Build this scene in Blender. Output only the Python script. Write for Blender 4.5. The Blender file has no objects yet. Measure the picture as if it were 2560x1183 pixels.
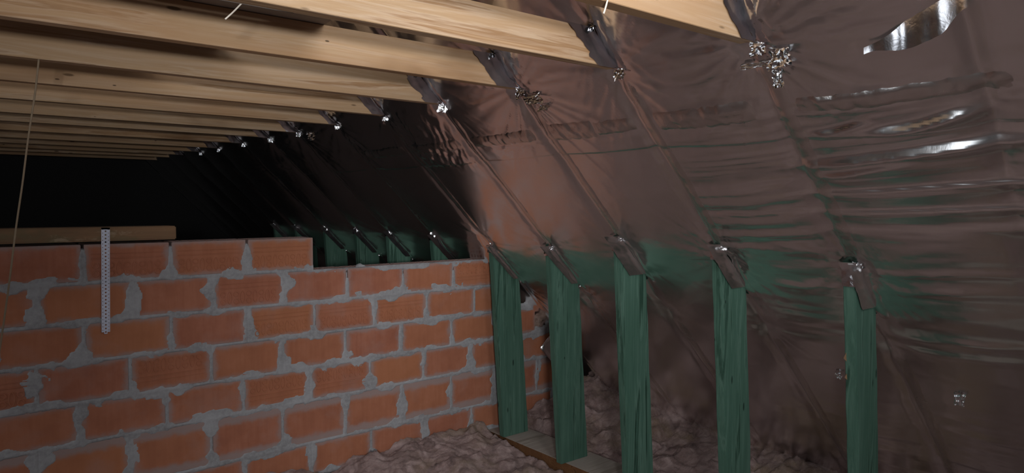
import bpy, bmesh, math, random
import numpy as np
from mathutils import Vector, Matrix

# ------------------------------------------------------------------ camera, world, lights
scene = bpy.context.scene
COL = scene.collection
H0 = 1.30                       # camera height above the insulated floor
cam_data = bpy.data.cameras.new('camera')
cam_data.sensor_fit = 'HORIZONTAL'
cam_data.sensor_width = 36.0
cam_data.lens = 36.0 * 1728.4 / 2560.0
cam_data.clip_start = 0.02
cam = bpy.data.objects.new('camera', cam_data)
COL.objects.link(cam)
YAW, PIT, ROL = 0.6867, -0.0471, -0.0024
fw = Vector((math.sin(YAW) * math.cos(PIT), math.cos(YAW) * math.cos(PIT), math.sin(PIT)))
rt = Vector((math.cos(YAW), -math.sin(YAW), 0))
dn = fw.cross(rt)
r2 = rt * math.cos(ROL) + dn * math.sin(ROL)
d2 = -rt * math.sin(ROL) + dn * math.cos(ROL)
M = Matrix((r2, -d2, -fw)).transposed().to_4x4()
M.translation = Vector((0, 0, H0))
cam.matrix_world = M
scene.camera = cam

scene.view_settings.view_transform = 'Standard'
scene.view_settings.look = 'None'
scene.view_settings.gamma = 1.0
scene.view_settings.use_curve_mapping = False
scene.view_settings.exposure = 0.0

world = bpy.data.worlds.new('world')
scene.world = world
world.use_nodes = True
bg = world.node_tree.nodes['Background']
bg.inputs['Color'].default_value = (0.6, 0.7, 0.85, 1)
bg.inputs['Strength'].default_value = 0.002

K = 1.959                       # roof slope: X + Z = K (Z measured from the camera)


def area_light(name, loc, target, sx, sy, power, color):
    d = bpy.data.lights.new(name, 'AREA')
    d.shape = 'RECTANGLE'
    d.size, d.size_y = sx, sy
    d.energy = power
    d.color = color
    o = bpy.data.objects.new(name, d)
    COL.objects.link(o)
    o.location = loc
    o.rotation_euler = (Vector(target) - Vector(loc)).to_track_quat('-Z', 'Y').to_euler()
    return o


# the open roof hatch above the photograph's frame lights the joists from above
area_light('hatch_daylight', (0.95, -0.10, H0 + 0.93), (1.65, 2.5, H0 - 0.45), 0.5, 0.4, 14, (0.95, 0.97, 1.0))
# work light standing behind the photographer, below the joists, turned to the end of the brick wall
work = area_light('work_light', (-0.50, -0.90, H0 + 0.05), (1.95, 2.98, H0 - 0.02), 0.20, 0.12, 9.5, (0.97, 0.98, 1.0))
work.data.spread = math.radians(72)
# daylight through the low, wide roof window in the opposite slope
area_light('low_window_daylight', (-3.17, 2.05, H0 - 0.05), (-2.47, 2.05, H0 - 0.75), 1.05, 1.7, 15, (0.88, 0.94, 1.0))
# daylight through the gable window behind the photographer
area_light('gable_daylight', (-0.2, -2.92, H0 + 0.35), (0.6, 2.0, H0 - 0.1), 1.2, 1.1, 9, (0.95, 0.97, 1.0))

# ------------------------------------------------------------------ helpers
rng = np.random.default_rng(7)
random.seed(7)


def _hash(ix, iy, seed):
    n = (ix.astype(np.int64) * 374761393 + iy.astype(np.int64) * 668265263 + seed * 1442695041) & 0x7fffffff
    n = ((n ^ (n >> 13)) * 1274126177) & 0x7fffffff
    return ((n ^ (n >> 16)) & 0xffff) / 65535.0


def vnoise(x, y, seed=0):
    x, y = np.broadcast_arrays(np.asarray(x, float), np.asarray(y, float))
    ix, iy = np.floor(x), np.floor(y)
    fx, fy = x - ix, y - iy
    fx = fx * fx * fx * (fx * (fx * 6 - 15) + 10)
    fy = fy * fy * fy * (fy * (fy * 6 - 15) + 10)
    a = _hash(ix, iy, seed); b = _hash(ix + 1, iy, seed)
    c = _hash(ix, iy + 1, seed); d = _hash(ix + 1, iy + 1, seed)
    return (a * (1 - fx) + b * fx) * (1 - fy) + (c * (1 - fx) + d * fx) * fy


def fbm(x, y, octv=4, seed=0):
    s, a, t = 0, 0.5, 0
    for k in range(octv):
        s = s + a * vnoise(x * 2 ** k, y * 2 ** k, seed + 17 * k); t += a; a *= 0.5
    return s / t


def ridge(x, y, octv=4, seed=0):
    s, a, t = 0, 0.5, 0
    for k in range(octv):
        s = s + a * (1 - np.abs(2 * vnoise(x * 2 ** k, y * 2 ** k, seed + 31 * k) - 1)); t += a; a *= 0.5
    return s / t


def sstep(a, b, x):
    t = np.clip((x - a) / (b - a), 0, 1)
    return t * t * (3 - 2 * t)


def np_mesh(name, co, faces, smooth=True):
    me = bpy.data.meshes.new(name)
    co = np.asarray(co, np.float32).reshape(-1, 3)
    faces = np.asarray(faces, np.int32)
    nv, (nf, k) = len(co), faces.shape
    me.vertices.add(nv); me.vertices.foreach_set('co', co.ravel())
    me.loops.add(nf * k); me.loops.foreach_set('vertex_index', faces.ravel())
    me.polygons.add(nf)
    me.polygons.foreach_set('loop_start', np.arange(0, nf * k, k, dtype=np.int32))
    me.polygons.foreach_set('loop_total', np.full(nf, k, np.int32))
    me.polygons.foreach_set('use_smooth', np.full(nf, smooth))
    me.update(calc_edges=True)
    me.validate()
    return me


def grid_mesh(name, P, smooth=True, keep=None):
    """P: (n, m, 3) points. keep: (n-1, m-1) mask of faces."""
    n, m = P.shape[:2]
    idx = np.arange(n * m).reshape(n, m)
    f = np.stack([idx[:-1, :-1], idx[:-1, 1:], idx[1:, 1:], idx[1:, :-1]], -1)
    f = f.reshape(-1, 4) if keep is None else f[keep]
    co = P.reshape(-1, 3)
    used = np.unique(f)
    mp = np.full(len(co), -1); mp[used] = np.arange(len(used))
    return np_mesh(name, co[used], mp[f], smooth)


def link(name, me, mats=(), parent=None, loc=None):
    o = bpy.data.objects.new(name, me)
    COL.objects.link(o)
    if me is not None:
        for m in (mats if isinstance(mats, (list, tuple)) else [mats]):
            if m.name not in me.materials:
                me.materials.append(m)
    if parent is not None:
        o.parent = parent
    if loc is not None:
        o.location = loc
    return o


def tag(o, label=None, cat=None, group=None, kind=None):
    if label: o['label'] = label
    if cat: o['category'] = cat
    if group: o['group'] = group
    if kind: o['kind'] = kind
    return o


def bm_mesh(name, bm, smooth=False):
    bmesh.ops.recalc_face_normals(bm, faces=bm.faces[:])
    me = bpy.data.meshes.new(name)
    bm.to_mesh(me); bm.free()
    if smooth:
        for p in me.polygons: p.use_smooth = True
    return me


def box_bm(x0, x1, y0, y1, z0, z1, bevel=0.0, seg=1):
    bm = bmesh.new()
    bmesh.ops.create_cube(bm, size=1)
    for v in bm.verts:
        v.co = Vector(((x0 + x1) / 2 + v.co.x * (x1 - x0), (y0 + y1) / 2 + v.co.y * (y1 - y0), (z0 + z1) / 2 + v.co.z * (z1 - z0)))
    if bevel:
        bmesh.ops.bevel(bm, geom=bm.edges[:], offset=bevel, segments=seg, affect='EDGES')
    return bm


def prism_bm(poly, y0, y1, bevel=0.0):
    """polygon in XZ extruded along Y"""
    bm = bmesh.new()
    a = [bm.verts.new((x, y0, z)) for x, z in poly]
    b = [bm.verts.new((x, y1, z)) for x, z in poly]
    bm.faces.new(a); bm.faces.new(b[::-1])
    n = len(poly)
    for i in range(n):
        bm.faces.new((a[i], b[i], b[(i + 1) % n], a[(i + 1) % n]))
    bmesh.ops.recalc_face_normals(bm, faces=bm.faces[:])
    if bevel:
        bmesh.ops.bevel(bm, geom=bm.edges[:], offset=bevel, segments=1, affect='EDGES')
    return bm


def srgb(r, g, b):
    f = lambda c: ((c / 255) / 12.92) if c / 255 <= 0.04045 else (((c / 255) + 0.055) / 1.055) ** 2.4
    return (f(r), f(g), f(b), 1)


# ------------------------------------------------------------------ materials
class NT:
    def __init__(s, name):
        s.m = bpy.data.materials.new(name); s.m.use_nodes = True
        s.t = s.m.node_tree; s.n = s.t.nodes
        s.b = s.n['Principled BSDF']; s.out = s.n['Material Output']

    def add(s, typ, **kw):
        nd = s.n.new(typ)
        for k, v in kw.items():
            if k in nd.inputs.keys() if hasattr(nd.inputs, 'keys') else False:
                pass
            setattr(nd, k, v)
        return nd

    def l(s, a, b):
        s.t.links.new(a, b)

    def coord(s, scale=(1, 1, 1), rand=True, rot=(0, 0, 0)):
        tc = s.add('ShaderNodeTexCoord')
        mp = s.add('ShaderNodeMapping')
        mp.inputs['Scale'].default_value = scale
        mp.inputs['Rotation'].default_value = rot
        if rand:
            oi = s.add('ShaderNodeObjectInfo')
            mul = s.add('ShaderNodeVectorMath', operation='SCALE')
            cmb = s.add('ShaderNodeCombineXYZ')
            for i, k in enumerate((37.0, 91.0, 53.0)):
                mm = s.add('ShaderNodeMath', operation='MULTIPLY'); mm.inputs[1].default_value = k
                s.l(oi.outputs['Random'], mm.inputs[0]); s.l(mm.outputs[0], cmb.inputs[i])
            ad = s.add('ShaderNodeVectorMath', operation='ADD')
            s.l(tc.outputs['Object'], ad.inputs[0]); s.l(cmb.outputs[0], ad.inputs[1])
            s.l(ad.outputs[0], mp.inputs['Vector'])
        else:
            s.l(tc.outputs['Object'], mp.inputs['Vector'])
        return mp.outputs['Vector']

    def noise(s, vec, scale, detail=4, rough=0.55, dist=0.0):
        nd = s.add('ShaderNodeTexNoise')
        nd.inputs['Scale'].default_value = scale; nd.inputs['Detail'].default_value = detail
        nd.inputs['Roughness'].default_value = rough; nd.inputs['Distortion'].default_value = dist
        s.l(vec, nd.inputs['Vector'])
        return nd.outputs['Fac']

    def ramp(s, fac, stops, interp='LINEAR'):
        r = s.add('ShaderNodeValToRGB'); r.color_ramp.interpolation = interp
        e = r.color_ramp.elements
        while len(e) > 1: e.remove(e[-1])
        e[0].position, e[0].color = stops[0]
        for p, c in stops[1:]:
            x = e.new(p); x.color = c
        s.l(fac, r.inputs['Fac'])
        return r.outputs['Color']

    def mix(s, fac, a, b, mode='MIX'):
        nd = s.add('ShaderNodeMix', data_type='RGBA', blend_type=mode)
        for sock, v in ((nd.inputs[0], fac), (nd.inputs[6], a), (nd.inputs[7], b)):
            if isinstance(v, (int, float)): sock.default_value = v
            elif isinstance(v, tuple): sock.default_value = v
            else: s.l(v, sock)
        return nd.outputs[2]

    def math(s, op, a, b=0.0, c=None):
        nd = s.add('ShaderNodeMath', operation=op)
        for sock, v in zip(nd.inputs, (a, b) if c is None else (a, b, c)):
            if isinstance(v, (int, float)): sock.default_value = v
            else: s.l(v, sock)
        return nd.outputs[0]

    def bump(s, h, strength=0.3, dist=0.002):
        nd = s.add('ShaderNodeBump')
        nd.inputs['Strength'].default_value = strength; nd.inputs['Distance'].default_value = dist
        s.l(h, nd.inputs['Height']); s.l(nd.outputs['Normal'], s.b.inputs['Normal'])
        return nd

    def base(s, c):
        if isinstance(c, tuple): s.b.inputs['Base Color'].default_value = c
        else: s.l(c, s.b.inputs['Base Color'])

    def rough(s, v):
        if isinstance(v, (int, float)): s.b.inputs['Roughness'].default_value = v
        else: s.l(v, s.b.inputs['Roughness'])


W1, W0 = (1, 1, 1, 1), (0, 0, 0, 1)


def mat_wood(name, light, mid, dark, axis='X', knots=True, stain=None, rough=0.75, grain=1.0):
    t = NT(name)
    st = {'X': (1.2, 26, 26), 'Z': (26, 26, 1.2)}[axis]
    v = t.coord(st)
    n1 = t.noise(v, 1.0, 5, 0.6, 0.7)
    st2 = {'X': (2.5, 130, 130), 'Z': (130, 130, 2.5)}[axis]
    n2 = t.noise(t.coord(st2), 1.0, 3, 0.6, 0.3)
    big = t.noise(t.coord({'X': (0.9, 5, 5), 'Z': (5, 5, 0.9)}[axis]), 1.5, 3, 0.5, 0.6)
    c = t.ramp(n1, [(0.30, light), (0.5, mid), (0.56, light), (0.62, dark), (0.68, mid), (0.8, light)])
    c = t.mix(t.math('MULTIPLY', n2, 0.45 * grain), c, dark)
    c = t.mix(t.ramp(big, [(0.42, W0), (0.72, (0.75, 0.75, 0.75, 1))]), c, stain or mid)
    if knots:
        vo = t.add('ShaderNodeTexVoronoi'); vo.inputs['Scale'].default_value = 1.0
        vo.inputs['Randomness'].default_value = 1.0
        t.l(t.coord({'X': (4.2, 15, 15), 'Z': (15, 15, 4.2)}[axis]), vo.inputs['Vector'])
        k = t.ramp(vo.outputs['Distance'], [(0.0, W1), (0.055, W1), (0.085, W0)])
        c = t.mix(t.math('MULTIPLY', k, 0.8), c, tuple(x * 0.25 for x in dark[:3]) + (1,))
        v2 = t.add('ShaderNodeTexVoronoi'); v2.inputs['Scale'].default_value = 1.0
        t.l(t.coord({'X': (6, 17, 17), 'Z': (17, 17, 6)}[axis], rot=(0, 0, 0.02)), v2.inputs['Vector'])
        k2 = t.ramp(v2.outputs['Distance'], [(0.0, W1), (0.035, W1), (0.05, W0)])
        c = t.mix(t.math('MULTIPLY', k2, 0.85), c, tuple(x * 0.12 for x in dark[:3]) + (1,))
    oi = t.add('ShaderNodeObjectInfo')
    if axis == 'X' and knots:
        bl = t.noise(t.coord((1.6, 4, 7)), 1.0, 3, 0.55, 0.3)
        bl = t.ramp(bl, [(0.52, W0), (0.70, W1)])
        some = t.math('MULTIPLY', t.math('GREATER_THAN', oi.outputs['Random'], 0.45), 0.62)
        c = t.mix(t.math('MULTIPLY', bl, some), c, srgb(112, 76, 46))  # random dark brown blotches on some of the beams
    hs = t.add('ShaderNodeHueSaturation')
    t.l(t.math('ADD', t.math('MULTIPLY', oi.outputs['Random'], 0.22), 0.88), hs.inputs['Value'])
    t.l(c, hs.inputs['Color'])
    t.base(hs.outputs['Color']); t.rough(rough)
    t.b.inputs['Specular IOR Level'].default_value = 0.25
    t.bump(t.math('ADD', n1, t.math('MULTIPLY', n2, 0.6)), 0.35, 0.0015)
    return t.m


M_PINE = mat_wood('pine', srgb(211, 184, 155), srgb(197, 164, 127), srgb(158, 121, 86), 'X', True, srgb(186, 145, 106))
M_GREEN = mat_wood('green_treated_pine', srgb(104, 138, 122), srgb(80, 114, 99), srgb(38, 66, 53), 'Z', True, srgb(62, 94, 79), 0.7, 1.2)
M_PLATE = mat_wood('dusty_plate', srgb(178, 168, 158), srgb(160, 150, 142), srgb(128, 118, 108), 'X', False, srgb(150, 140, 130), 0.9, 0.4)
M_PLATE_EDGE = mat_wood('plate_edge', srgb(126, 92, 62), srgb(108, 74, 46), srgb(80, 52, 30), 'X', False, srgb(94, 62, 38), 0.85, 0.6)


def mat_old_timber():
    t = NT('old_timber')
    n = t.noise(t.coord((1.5, 20, 20)), 1.0, 5, 0.6, 0.5)
    c = t.ramp(n, [(0.3, srgb(112, 86, 64)), (0.55, srgb(138, 106, 78)), (0.75, srgb(104, 84, 66))])
    p = t.noise(t.coord((5, 5, 9)), 1.0, 4, 0.6)
    c = t.mix(t.ramp(p, [(0.52, W0), (0.68, W1)]), c, srgb(112, 100, 74))
    q = t.noise(t.coord((9, 9, 22)), 1.0, 5, 0.7)
    c = t.mix(t.ramp(q, [(0.58, W0), (0.68, (0.7, 0.7, 0.7, 1))]), c, srgb(170, 150, 124))
    t.base(c); t.rough(0.9)
    t.bump(n, 0.5, 0.002)
    return t.m


M_OLD = mat_old_timber()


def mat_brick():
    t = NT('clay_brick')
    tc = t.add('ShaderNodeTexCoord')
    v = t.coord((1, 1, 1))
    n = t.noise(v, 9, 4, 0.6)
    str_ = t.noise(t.coord((60, 60, 4)), 1.0, 3, 0.6)
    c = t.ramp(n, [(0.3, srgb(158, 100, 80)), (0.5, srgb(170, 109, 86)), (0.7, srgb(178, 118, 96))])
    c = t.mix(t.ramp(str_, [(0.4, W0), (0.75, (0.35, 0.35, 0.35, 1))]), c, srgb(146, 88, 68))
    oi = t.add('ShaderNodeObjectInfo')
    c = t.mix(t.math('MULTIPLY', oi.outputs['Random'], 0.8), c, t.mix(0.6, c, srgb(186, 124, 82)))
    # pale mortar haze along the brick's edges (a stain that belongs to the brick)
    sx = t.add('ShaderNodeSeparateXYZ'); t.l(tc.outputs['Object'], sx.inputs[0])
    ex = t.math('SUBTRACT', 0.146, t.math('ABSOLUTE', sx.outputs['X']))
    ez = t.math('SUBTRACT', 0.070, t.math('ABSOLUTE', sx.outputs['Z']))
    e = t.math('MINIMUM', ex, t.math('MULTIPLY', ez, 1.3))
    e = t.math('ADD', e, t.math('MULTIPLY', t.math('SUBTRACT', t.noise(v, 22, 4, 0.65), 0.5), 0.05))
    haze = t.ramp(t.math('MULTIPLY', e, 20.0), [(0.0, (0.9, 0.9, 0.9, 1)), (0.25, (0.55, 0.55, 0.55, 1)), (0.42, (0.15, 0.15, 0.15, 1)), (0.62, W0)])
    c = t.mix(haze, c, srgb(158, 140, 136))
    blot = t.noise(v, 5, 4, 0.6)
    c = t.mix(t.ramp(blot, [(0.55, W0), (0.75, (0.35, 0.35, 0.35, 1))]), c, srgb(172, 140, 132))
    t.base(c); t.rough(0.92)
    t.b.inputs['Specular IOR Level'].default_value = 0.2
    t.bump(t.math('ADD', str_, t.noise(v, 180, 3, 0.6)), 0.35, 0.0012)
    return t.m


M_BRICK = mat_brick()


def mat_mortar():
    t = NT('mortar')
    v = t.coord((1, 1, 1), rand=False)
    n = t.noise(v, 60, 5, 0.7)
    big = t.noise(v, 6, 3, 0.6)
    c = t.ramp(n, [(0.3, srgb(132, 131, 132)), (0.7, srgb(166, 166, 168))])
    c = t.mix(t.ramp(big, [(0.35, W0), (0.65, (0.6, 0.6, 0.6, 1))]), c, srgb(178, 178, 181))
    t.base(c); t.rough(0.95)
    t.b.inputs['Specular IOR Level'].default_value = 0.2
    t.bump(t.noise(v, 130, 4, 0.7), 0.5, 0.003)
    return t.m


M_MORTAR = mat_mortar()


def mat_foil(name, col, rough, bump_s, bump_d, scale):
    t = NT(name)
    v = t.coord((1, 1, 1), rand=False)
    t.b.inputs['Metallic'].default_value = 1.0
    n = t.noise(v, 3.5, 4, 0.6)
    t.base(t.mix(t.ramp(n, [(0.35, W0), (0.7, (0.5, 0.5, 0.5, 1))]), col, tuple(c * 0.86 for c in col[:3]) + (1,)))
    t.rough(t.math('ADD', t.math('MULTIPLY', t.noise(v, 9, 3, 0.6), 0.12), rough - 0.06))
    vo = t.add('ShaderNodeTexVoronoi', feature='DISTANCE_TO_EDGE')
    vo.inputs['Scale'].default_value = scale * 0.6
    t.l(v, vo.inputs['Vector'])
    h = t.math('ADD', t.noise(v, scale, 5, 0.62, 1.0), t.math('MULTIPLY', t.math('MINIMUM', vo.outputs['Distance'], 0.2), 0.8))
    t.bump(h, bump_s, bump_d)
    return t.m


M_FOIL = mat_foil('foil', (0.93, 0.915, 0.91, 1), 0.22, 0.12, 0.003, 14)
M_SEAM = mat_foil('seam_foil', (0.80, 0.775, 0.75, 1), 0.26, 0.3, 0.003, 34)
M_TAPE = mat_foil('foil_tape', (0.74, 0.73, 0.76, 1), 0.20, 0.20, 0.002, 40)
M_CRUMPLE = mat_foil('crumpled_foil', (0.85, 0.85, 0.88, 1), 0.14, 0.3, 0.003, 60)


def mat_insul():
    t = NT('glass_wool')
    v = t.coord((1, 1, 1), rand=False)
    n = t.noise(v, 11, 6, 0.7, 1.2)
    w = t.noise(t.coord((1, 1, 1), False), 3.2, 4, 0.6, 0.6)
    c = t.ramp(n, [(0.30, srgb(104, 78, 72)), (0.48, srgb(166, 136, 130)), (0.66, srgb(210, 182, 178))])
    c = t.mix(t.ramp(w, [(0.5, W0), (0.7, (0.75, 0.75, 0.75, 1))]), c, srgb(150, 124, 88))
    f = t.noise(t.coord((40, 160, 90), False), 1.0, 4, 0.7, 2.0)
    c = t.mix(t.ramp(f, [(0.5, W0), (0.75, (0.6, 0.6, 0.6, 1))]), c, srgb(208, 184, 178))
    t.base(c); t.rough(1.0)
    t.b.inputs['Specular IOR Level'].default_value = 0.05
    t.b.inputs['Sheen Weight'].default_value = 0.25
    t.bump(t.math('ADD', t.noise(v, 70, 6, 0.75, 1.5), f), 0.9, 0.008)
    return t.m


M_INSUL = mat_insul()


def mat_plain(name, col, rough=0.8, metal=0.0, nscale=40, var=0.15, bump=0.2):
    t = NT(name)
    n = t.noise(t.coord((1, 1, 1), False), nscale, 4, 0.6)
    t.base(t.mix(n, tuple(c * (1 - var) for c in col[:3]) + (1,), tuple(min(1, c * (1 + var)) for c in col[:3]) + (1,)))
    t.rough(rough); t.b.inputs['Metallic'].default_value = metal
    t.bump(n, bump, 0.001)
    return t.m


M_STRAP = mat_plain('galvanised_steel', srgb(200, 204, 220), 0.5, 0.2, 60, 0.12)
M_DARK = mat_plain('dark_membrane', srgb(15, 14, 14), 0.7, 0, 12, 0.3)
M_BOARD = mat_plain('grey_board', srgb(150, 142, 136), 0.85, 0, 14, 0.08)
M_STRING = mat_plain('string', srgb(220, 210, 195), 0.7, 0, 90, 0.12)
M_TWINE = mat_plain('dusty_twine', srgb(136, 118, 96), 0.9, 0, 90, 0.2)
M_FLOOR = mat_plain('screed', srgb(70, 66, 62), 0.95, 0, 8, 0.2)
M_FRAME = mat_plain('window_frame', srgb(190, 160, 120), 0.6, 0, 14, 0.1)

# ------------------------------------------------------------------ measures (Z from the camera)
RAFT = [0.961, 1.411, 1.870, 2.353, 2.822, 3.318, 3.821, 4.257, 4.751, 5.288, 5.746, 6.22, 6.69, 7.16]
ZJB, ZJT = 0.404, 0.505
YW = 2.983                     # front face of the brick wall
WT = 0.14
ZJ = [-0.1548, -0.2982, -0.4455, -0.5921, -0.7435, -0.8956, -1.0933, -1.2400]
XOFF = [0.3893, 0.2482, 0.3861, 0.2366, 0.3635, 0.2320, 0.3660]
LB = 0.30
YGABLE = 7.6
YBACK = -3.0
ZF = -1.42                     # structural floor under the insulation
ZPLATE = -1.24

# ------------------------------------------------------------------ shell
RIDGE_X = -0.6
RIDGE_Z = K - RIDGE_X


def shell(name, bm, mat):
    return tag(link(name, bm_mesh(name, bm), mat), kind='structure')


shell('floor', box_bm(-5.0, 3.7, YBACK, YGABLE + 0.1, H0 + ZF - 0.12, H0 + ZF), M_FLOOR)
xl = ZF - RIDGE_Z + RIDGE_X
gable = [(xl, H0 + ZF), (K - ZF, H0 + ZF), (RIDGE_X, H0 + RIDGE_Z)]
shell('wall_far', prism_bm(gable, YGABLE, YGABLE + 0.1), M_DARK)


def slab_with_hole(name, o, u, v, n, lu, lv, hole, th, mat):
    """rectangle o + a*u + b*v (0..lu, 0..lv) with hole (a0,a1,b0,b1), thickness th along n"""
    o, u, v, n = map(Vector, (o, u, v, n))
    a0, a1, b0, b1 = hole
    bm = bmesh.new()
    A, B = [0, a0, a1, lu], [0, b0, b1, lv]
    vs = {}
    for i, a in enumerate(A):
        for j, b in enumerate(B):
            for k in (0, 1):
                vs[i, j, k] = bm.verts.new(o + u * a + v * b + n * (th * k))
    for i in range(3):
        for j in range(3):
            if (i, j) == (1, 1): continue
            bm.faces.new([vs[i, j, 0], vs[i + 1, j, 0], vs[i + 1, j + 1, 0], vs[i, j + 1, 0]])
            bm.faces.new([vs[i, j, 1], vs[i, j + 1, 1], vs[i + 1, j + 1, 1], vs[i + 1, j, 1]])
    for (i, j), (p, q) in [((1, 1), (2, 1)), ((2, 1), (2, 2)), ((2, 2), (1, 2)), ((1, 2), (1, 1))]:
        bm.faces.new([vs[i, j, 0], vs[p, q, 0], vs[p, q, 1], vs[i, j, 1]])
    rim = [(0, 0), (1, 0), (2, 0), (3, 0), (3, 1), (3, 2), (3, 3), (2, 3), (1, 3), (0, 3), (0, 2), (0, 1)]
    for a, b in zip(rim, rim[1:] + rim[:1]):
        bm.faces.new([vs[a[0], a[1], 0], vs[b[0], b[1], 0], vs[b[0], b[1], 1], vs[a[0], a[1], 1]])
    return shell(name, bm, mat)


S2 = math.sqrt(0.5)
Llen = (RIDGE_Z - ZF) / S2
# left slope, dark membrane, with the opening of the far roof window
la = (-0.05 - ZF) / S2
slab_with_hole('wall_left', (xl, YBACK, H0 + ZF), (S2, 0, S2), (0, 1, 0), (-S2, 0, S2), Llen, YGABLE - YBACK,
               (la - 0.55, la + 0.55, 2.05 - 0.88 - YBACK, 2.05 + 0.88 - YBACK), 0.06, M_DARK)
# gable behind the photographer with a window opening
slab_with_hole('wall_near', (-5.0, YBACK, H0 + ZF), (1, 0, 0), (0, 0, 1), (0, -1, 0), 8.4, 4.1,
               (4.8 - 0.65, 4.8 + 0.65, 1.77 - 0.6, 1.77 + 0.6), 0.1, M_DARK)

# ------------------------------------------------------------------ foil slope
def slope_pt(y, z, h=0.0):
    """point on the slope at height z (from the camera), offset h into the room"""
    x = K - z
    return np.stack([x - h * S2, y + 0 * z, H0 + z - h * S2], -1)


PLEATS = [(0.90, 0.100, 0.72, 0.118, 0.021), (0.90, 0.128, 0.52, 0.150, 0.024), (0.72, 0.195, 0.55, 0.214, 0.021), (0.88, 0.200, 0.78, 0.208, 0.015),
          (0.90, 0.045, 0.45, 0.06, 0.010), (0.90, -0.01, 0.45, 0.0, 0.009), (0.9, -0.06, 0.45, -0.05, 0.008)]


def foil_height(y, z):
    """relief of the foil, metres into the room; y along the eaves, z height"""
    s = z / S2
    h = 0.0012 * (fbm(y * 3, s * 3, 3, 3) - 0.5) * 4
    R = np.array(RAFT) + 0.019
    R = np.concatenate([[R[0] - 0.94, R[0] - 0.47], R, [R[-1] + 0.4]])
    i = np.clip(np.searchsorted(R, y) - 1, 0, len(R) - 2)
    u = (y - R[i]) / (R[i + 1] - R[i])
    bay = np.sin(np.pi * np.clip(u, 0, 1))
    h = h + 0.010 * bay
    dr = np.minimum(np.abs(y - R[i]), np.abs(y - R[i + 1]))
    # stretched pleats along the eaves direction, strong in the bays nearest the camera
    st = sstep(1.75, 0.9, y) * 0.9 + 0.10
    band = 0.25 + 0.75 * sstep(0.45, 0.62, vnoise(y * 0.9 + 5, s * 2.2, 11)) 
    warp = 0.05 * (fbm(y * 2.2, s * 1.5, 3, 21) - 0.5) + 0.16 * (y - 0.7) * 0.25
    for k, (f, a) in enumerate(((13, 0.0075), (24, 0.0040), (46, 0.0016))):
        q = 1 - np.abs(2 * vnoise(y * (0.9 + 0.5 * k) + 3 * i, (s + warp) * f, 40 + k) - 1)
        h = h + a * (q ** 2.2) * st * band * (0.25 + 0.75 * bay)
    # fans of creases pulled out of the joist ends and the post heads
    for j, yr in enumerate(RAFT[:9]):
        for (zz, amp, rad, sd) in ((0.405, 0.010, 0.24, 100), (0.50, 0.007, 0.20, 150), (-0.19, 0.008, 0.17, 200), (-0.46, 0.006, 0.14, 250)):
            dy, ds = y - yr, s - zz / S2
            r = np.sqrt(dy * dy + ds * ds) + 1e-5
            th = np.arctan2(ds, dy)
            q = 1 - np.abs(2 * vnoise(th * 7.5, 0.5 + r * 2.0, sd + j) - 1)
            loc = np.exp(-(r / rad) ** 1.3) * sstep(0.0, 0.07, r)
            a = amp * (0.30 + 0.65 * _hash(np.array(j), np.array(sd), 5))
            h = h + a * loc * q ** 2
            h = h - 0.006 * np.exp(-(r / 0.05) ** 2)
    # crease along each rafter where it is stapled and taped
    h = h - 0.007 * np.exp(-(dr / 0.022) ** 2)
    h = h + 0.0022 * np.exp(-(dr / 0.05) ** 2) * (ridge(y * 22, s * 9, 3, 61) - 0.5) * 2
    # deep pleats between the two rafters nearest the camera; their upper flank faces across the attic
    for (ya, za_, yb, zb_, A) in PLEATS:
        tt = (y - ya) / (yb - ya)
        c0 = (za_ + (zb_ - za_) * tt + 0.003 * np.sin(tt * 4 + ya * 40)) / S2
        v = -(s - c0)                       # distance down the slope
        env = sstep(-0.5, 0.2, tt) * sstep(1.5, 0.7, tt)
        q = np.clip((v + A / 2) / A, 0, 1)
        prof = np.where(v < A / 2, 0.93 * q + 0.07 * sstep(0, 1, q), np.exp(-np.maximum(v - A / 2, 0) / 0.03))
        near = env * np.exp(-(v / 0.03) ** 2)
        h = h * (1 - 0.95 * near) + 0.006 * near + env * A * prof
    # fine taut pleats between the two right-hand posts' heads
    fine = sstep(0.98, 1.08, y) * sstep(1.44, 1.34, y) * sstep(-0.30, -0.12, z) * sstep(0.16, 0.02, z)
    fq = 1 - np.abs(2 * vnoise(y * 1.6 + 4, (s + 0.10 * (y - 1.2) + 0.02 * fbm(y * 5, s * 3, 2, 88)) * 34, 89) - 1)
    h = h + 0.0065 * fine * fq ** 2
    # slack, crumpled bay under the fourth and fifth joist ends
    slack = sstep(2.33, 2.45, y) * sstep(3.0, 2.7, y) * sstep(0.14, 0.22, z) * sstep(0.46, 0.36, z)
    sk = y + 0.5 * s + 0.03 * fbm(y * 9, s * 9, 3, 85)
    h = h + slack * (0.011 * ridge(sk * 21, s * 5, 3, 86) ** 1.5 + 0.004 * ridge(sk * 50, s * 14, 2, 87))
    # the overlap of the two sheets and its crumpled tape
    zs = 0.235 + 0.006 * (vnoise(y * 2, 0 * y, 77) - 0.5)
    d = (z - zs) / S2
    h = h + 0.004 * sstep(-0.07, -0.066, d) * sstep(0.10, 0.05, d)
    h = h + 0.009 * np.exp(-((d - 0.02) / 0.045) ** 2) * (ridge(y * 12, s * 36, 4, 71) - 0.45) * (0.25 + 1.1 * vnoise(y * 3, 0 * y, 78))
    h = h - 0.035 * sstep(2.80, 2.95, y) * sstep(3.6, 3.15, y) * sstep(-0.22, -0.5, z)
    # fine crumple
    h = h + 0.0014 * (ridge(y * 11, s * 11, 3, 81) - 0.5) * (0.3 + sstep(0.5, 0.75, vnoise(y * 1.7, s * 1.7, 83)))
    return h


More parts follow.
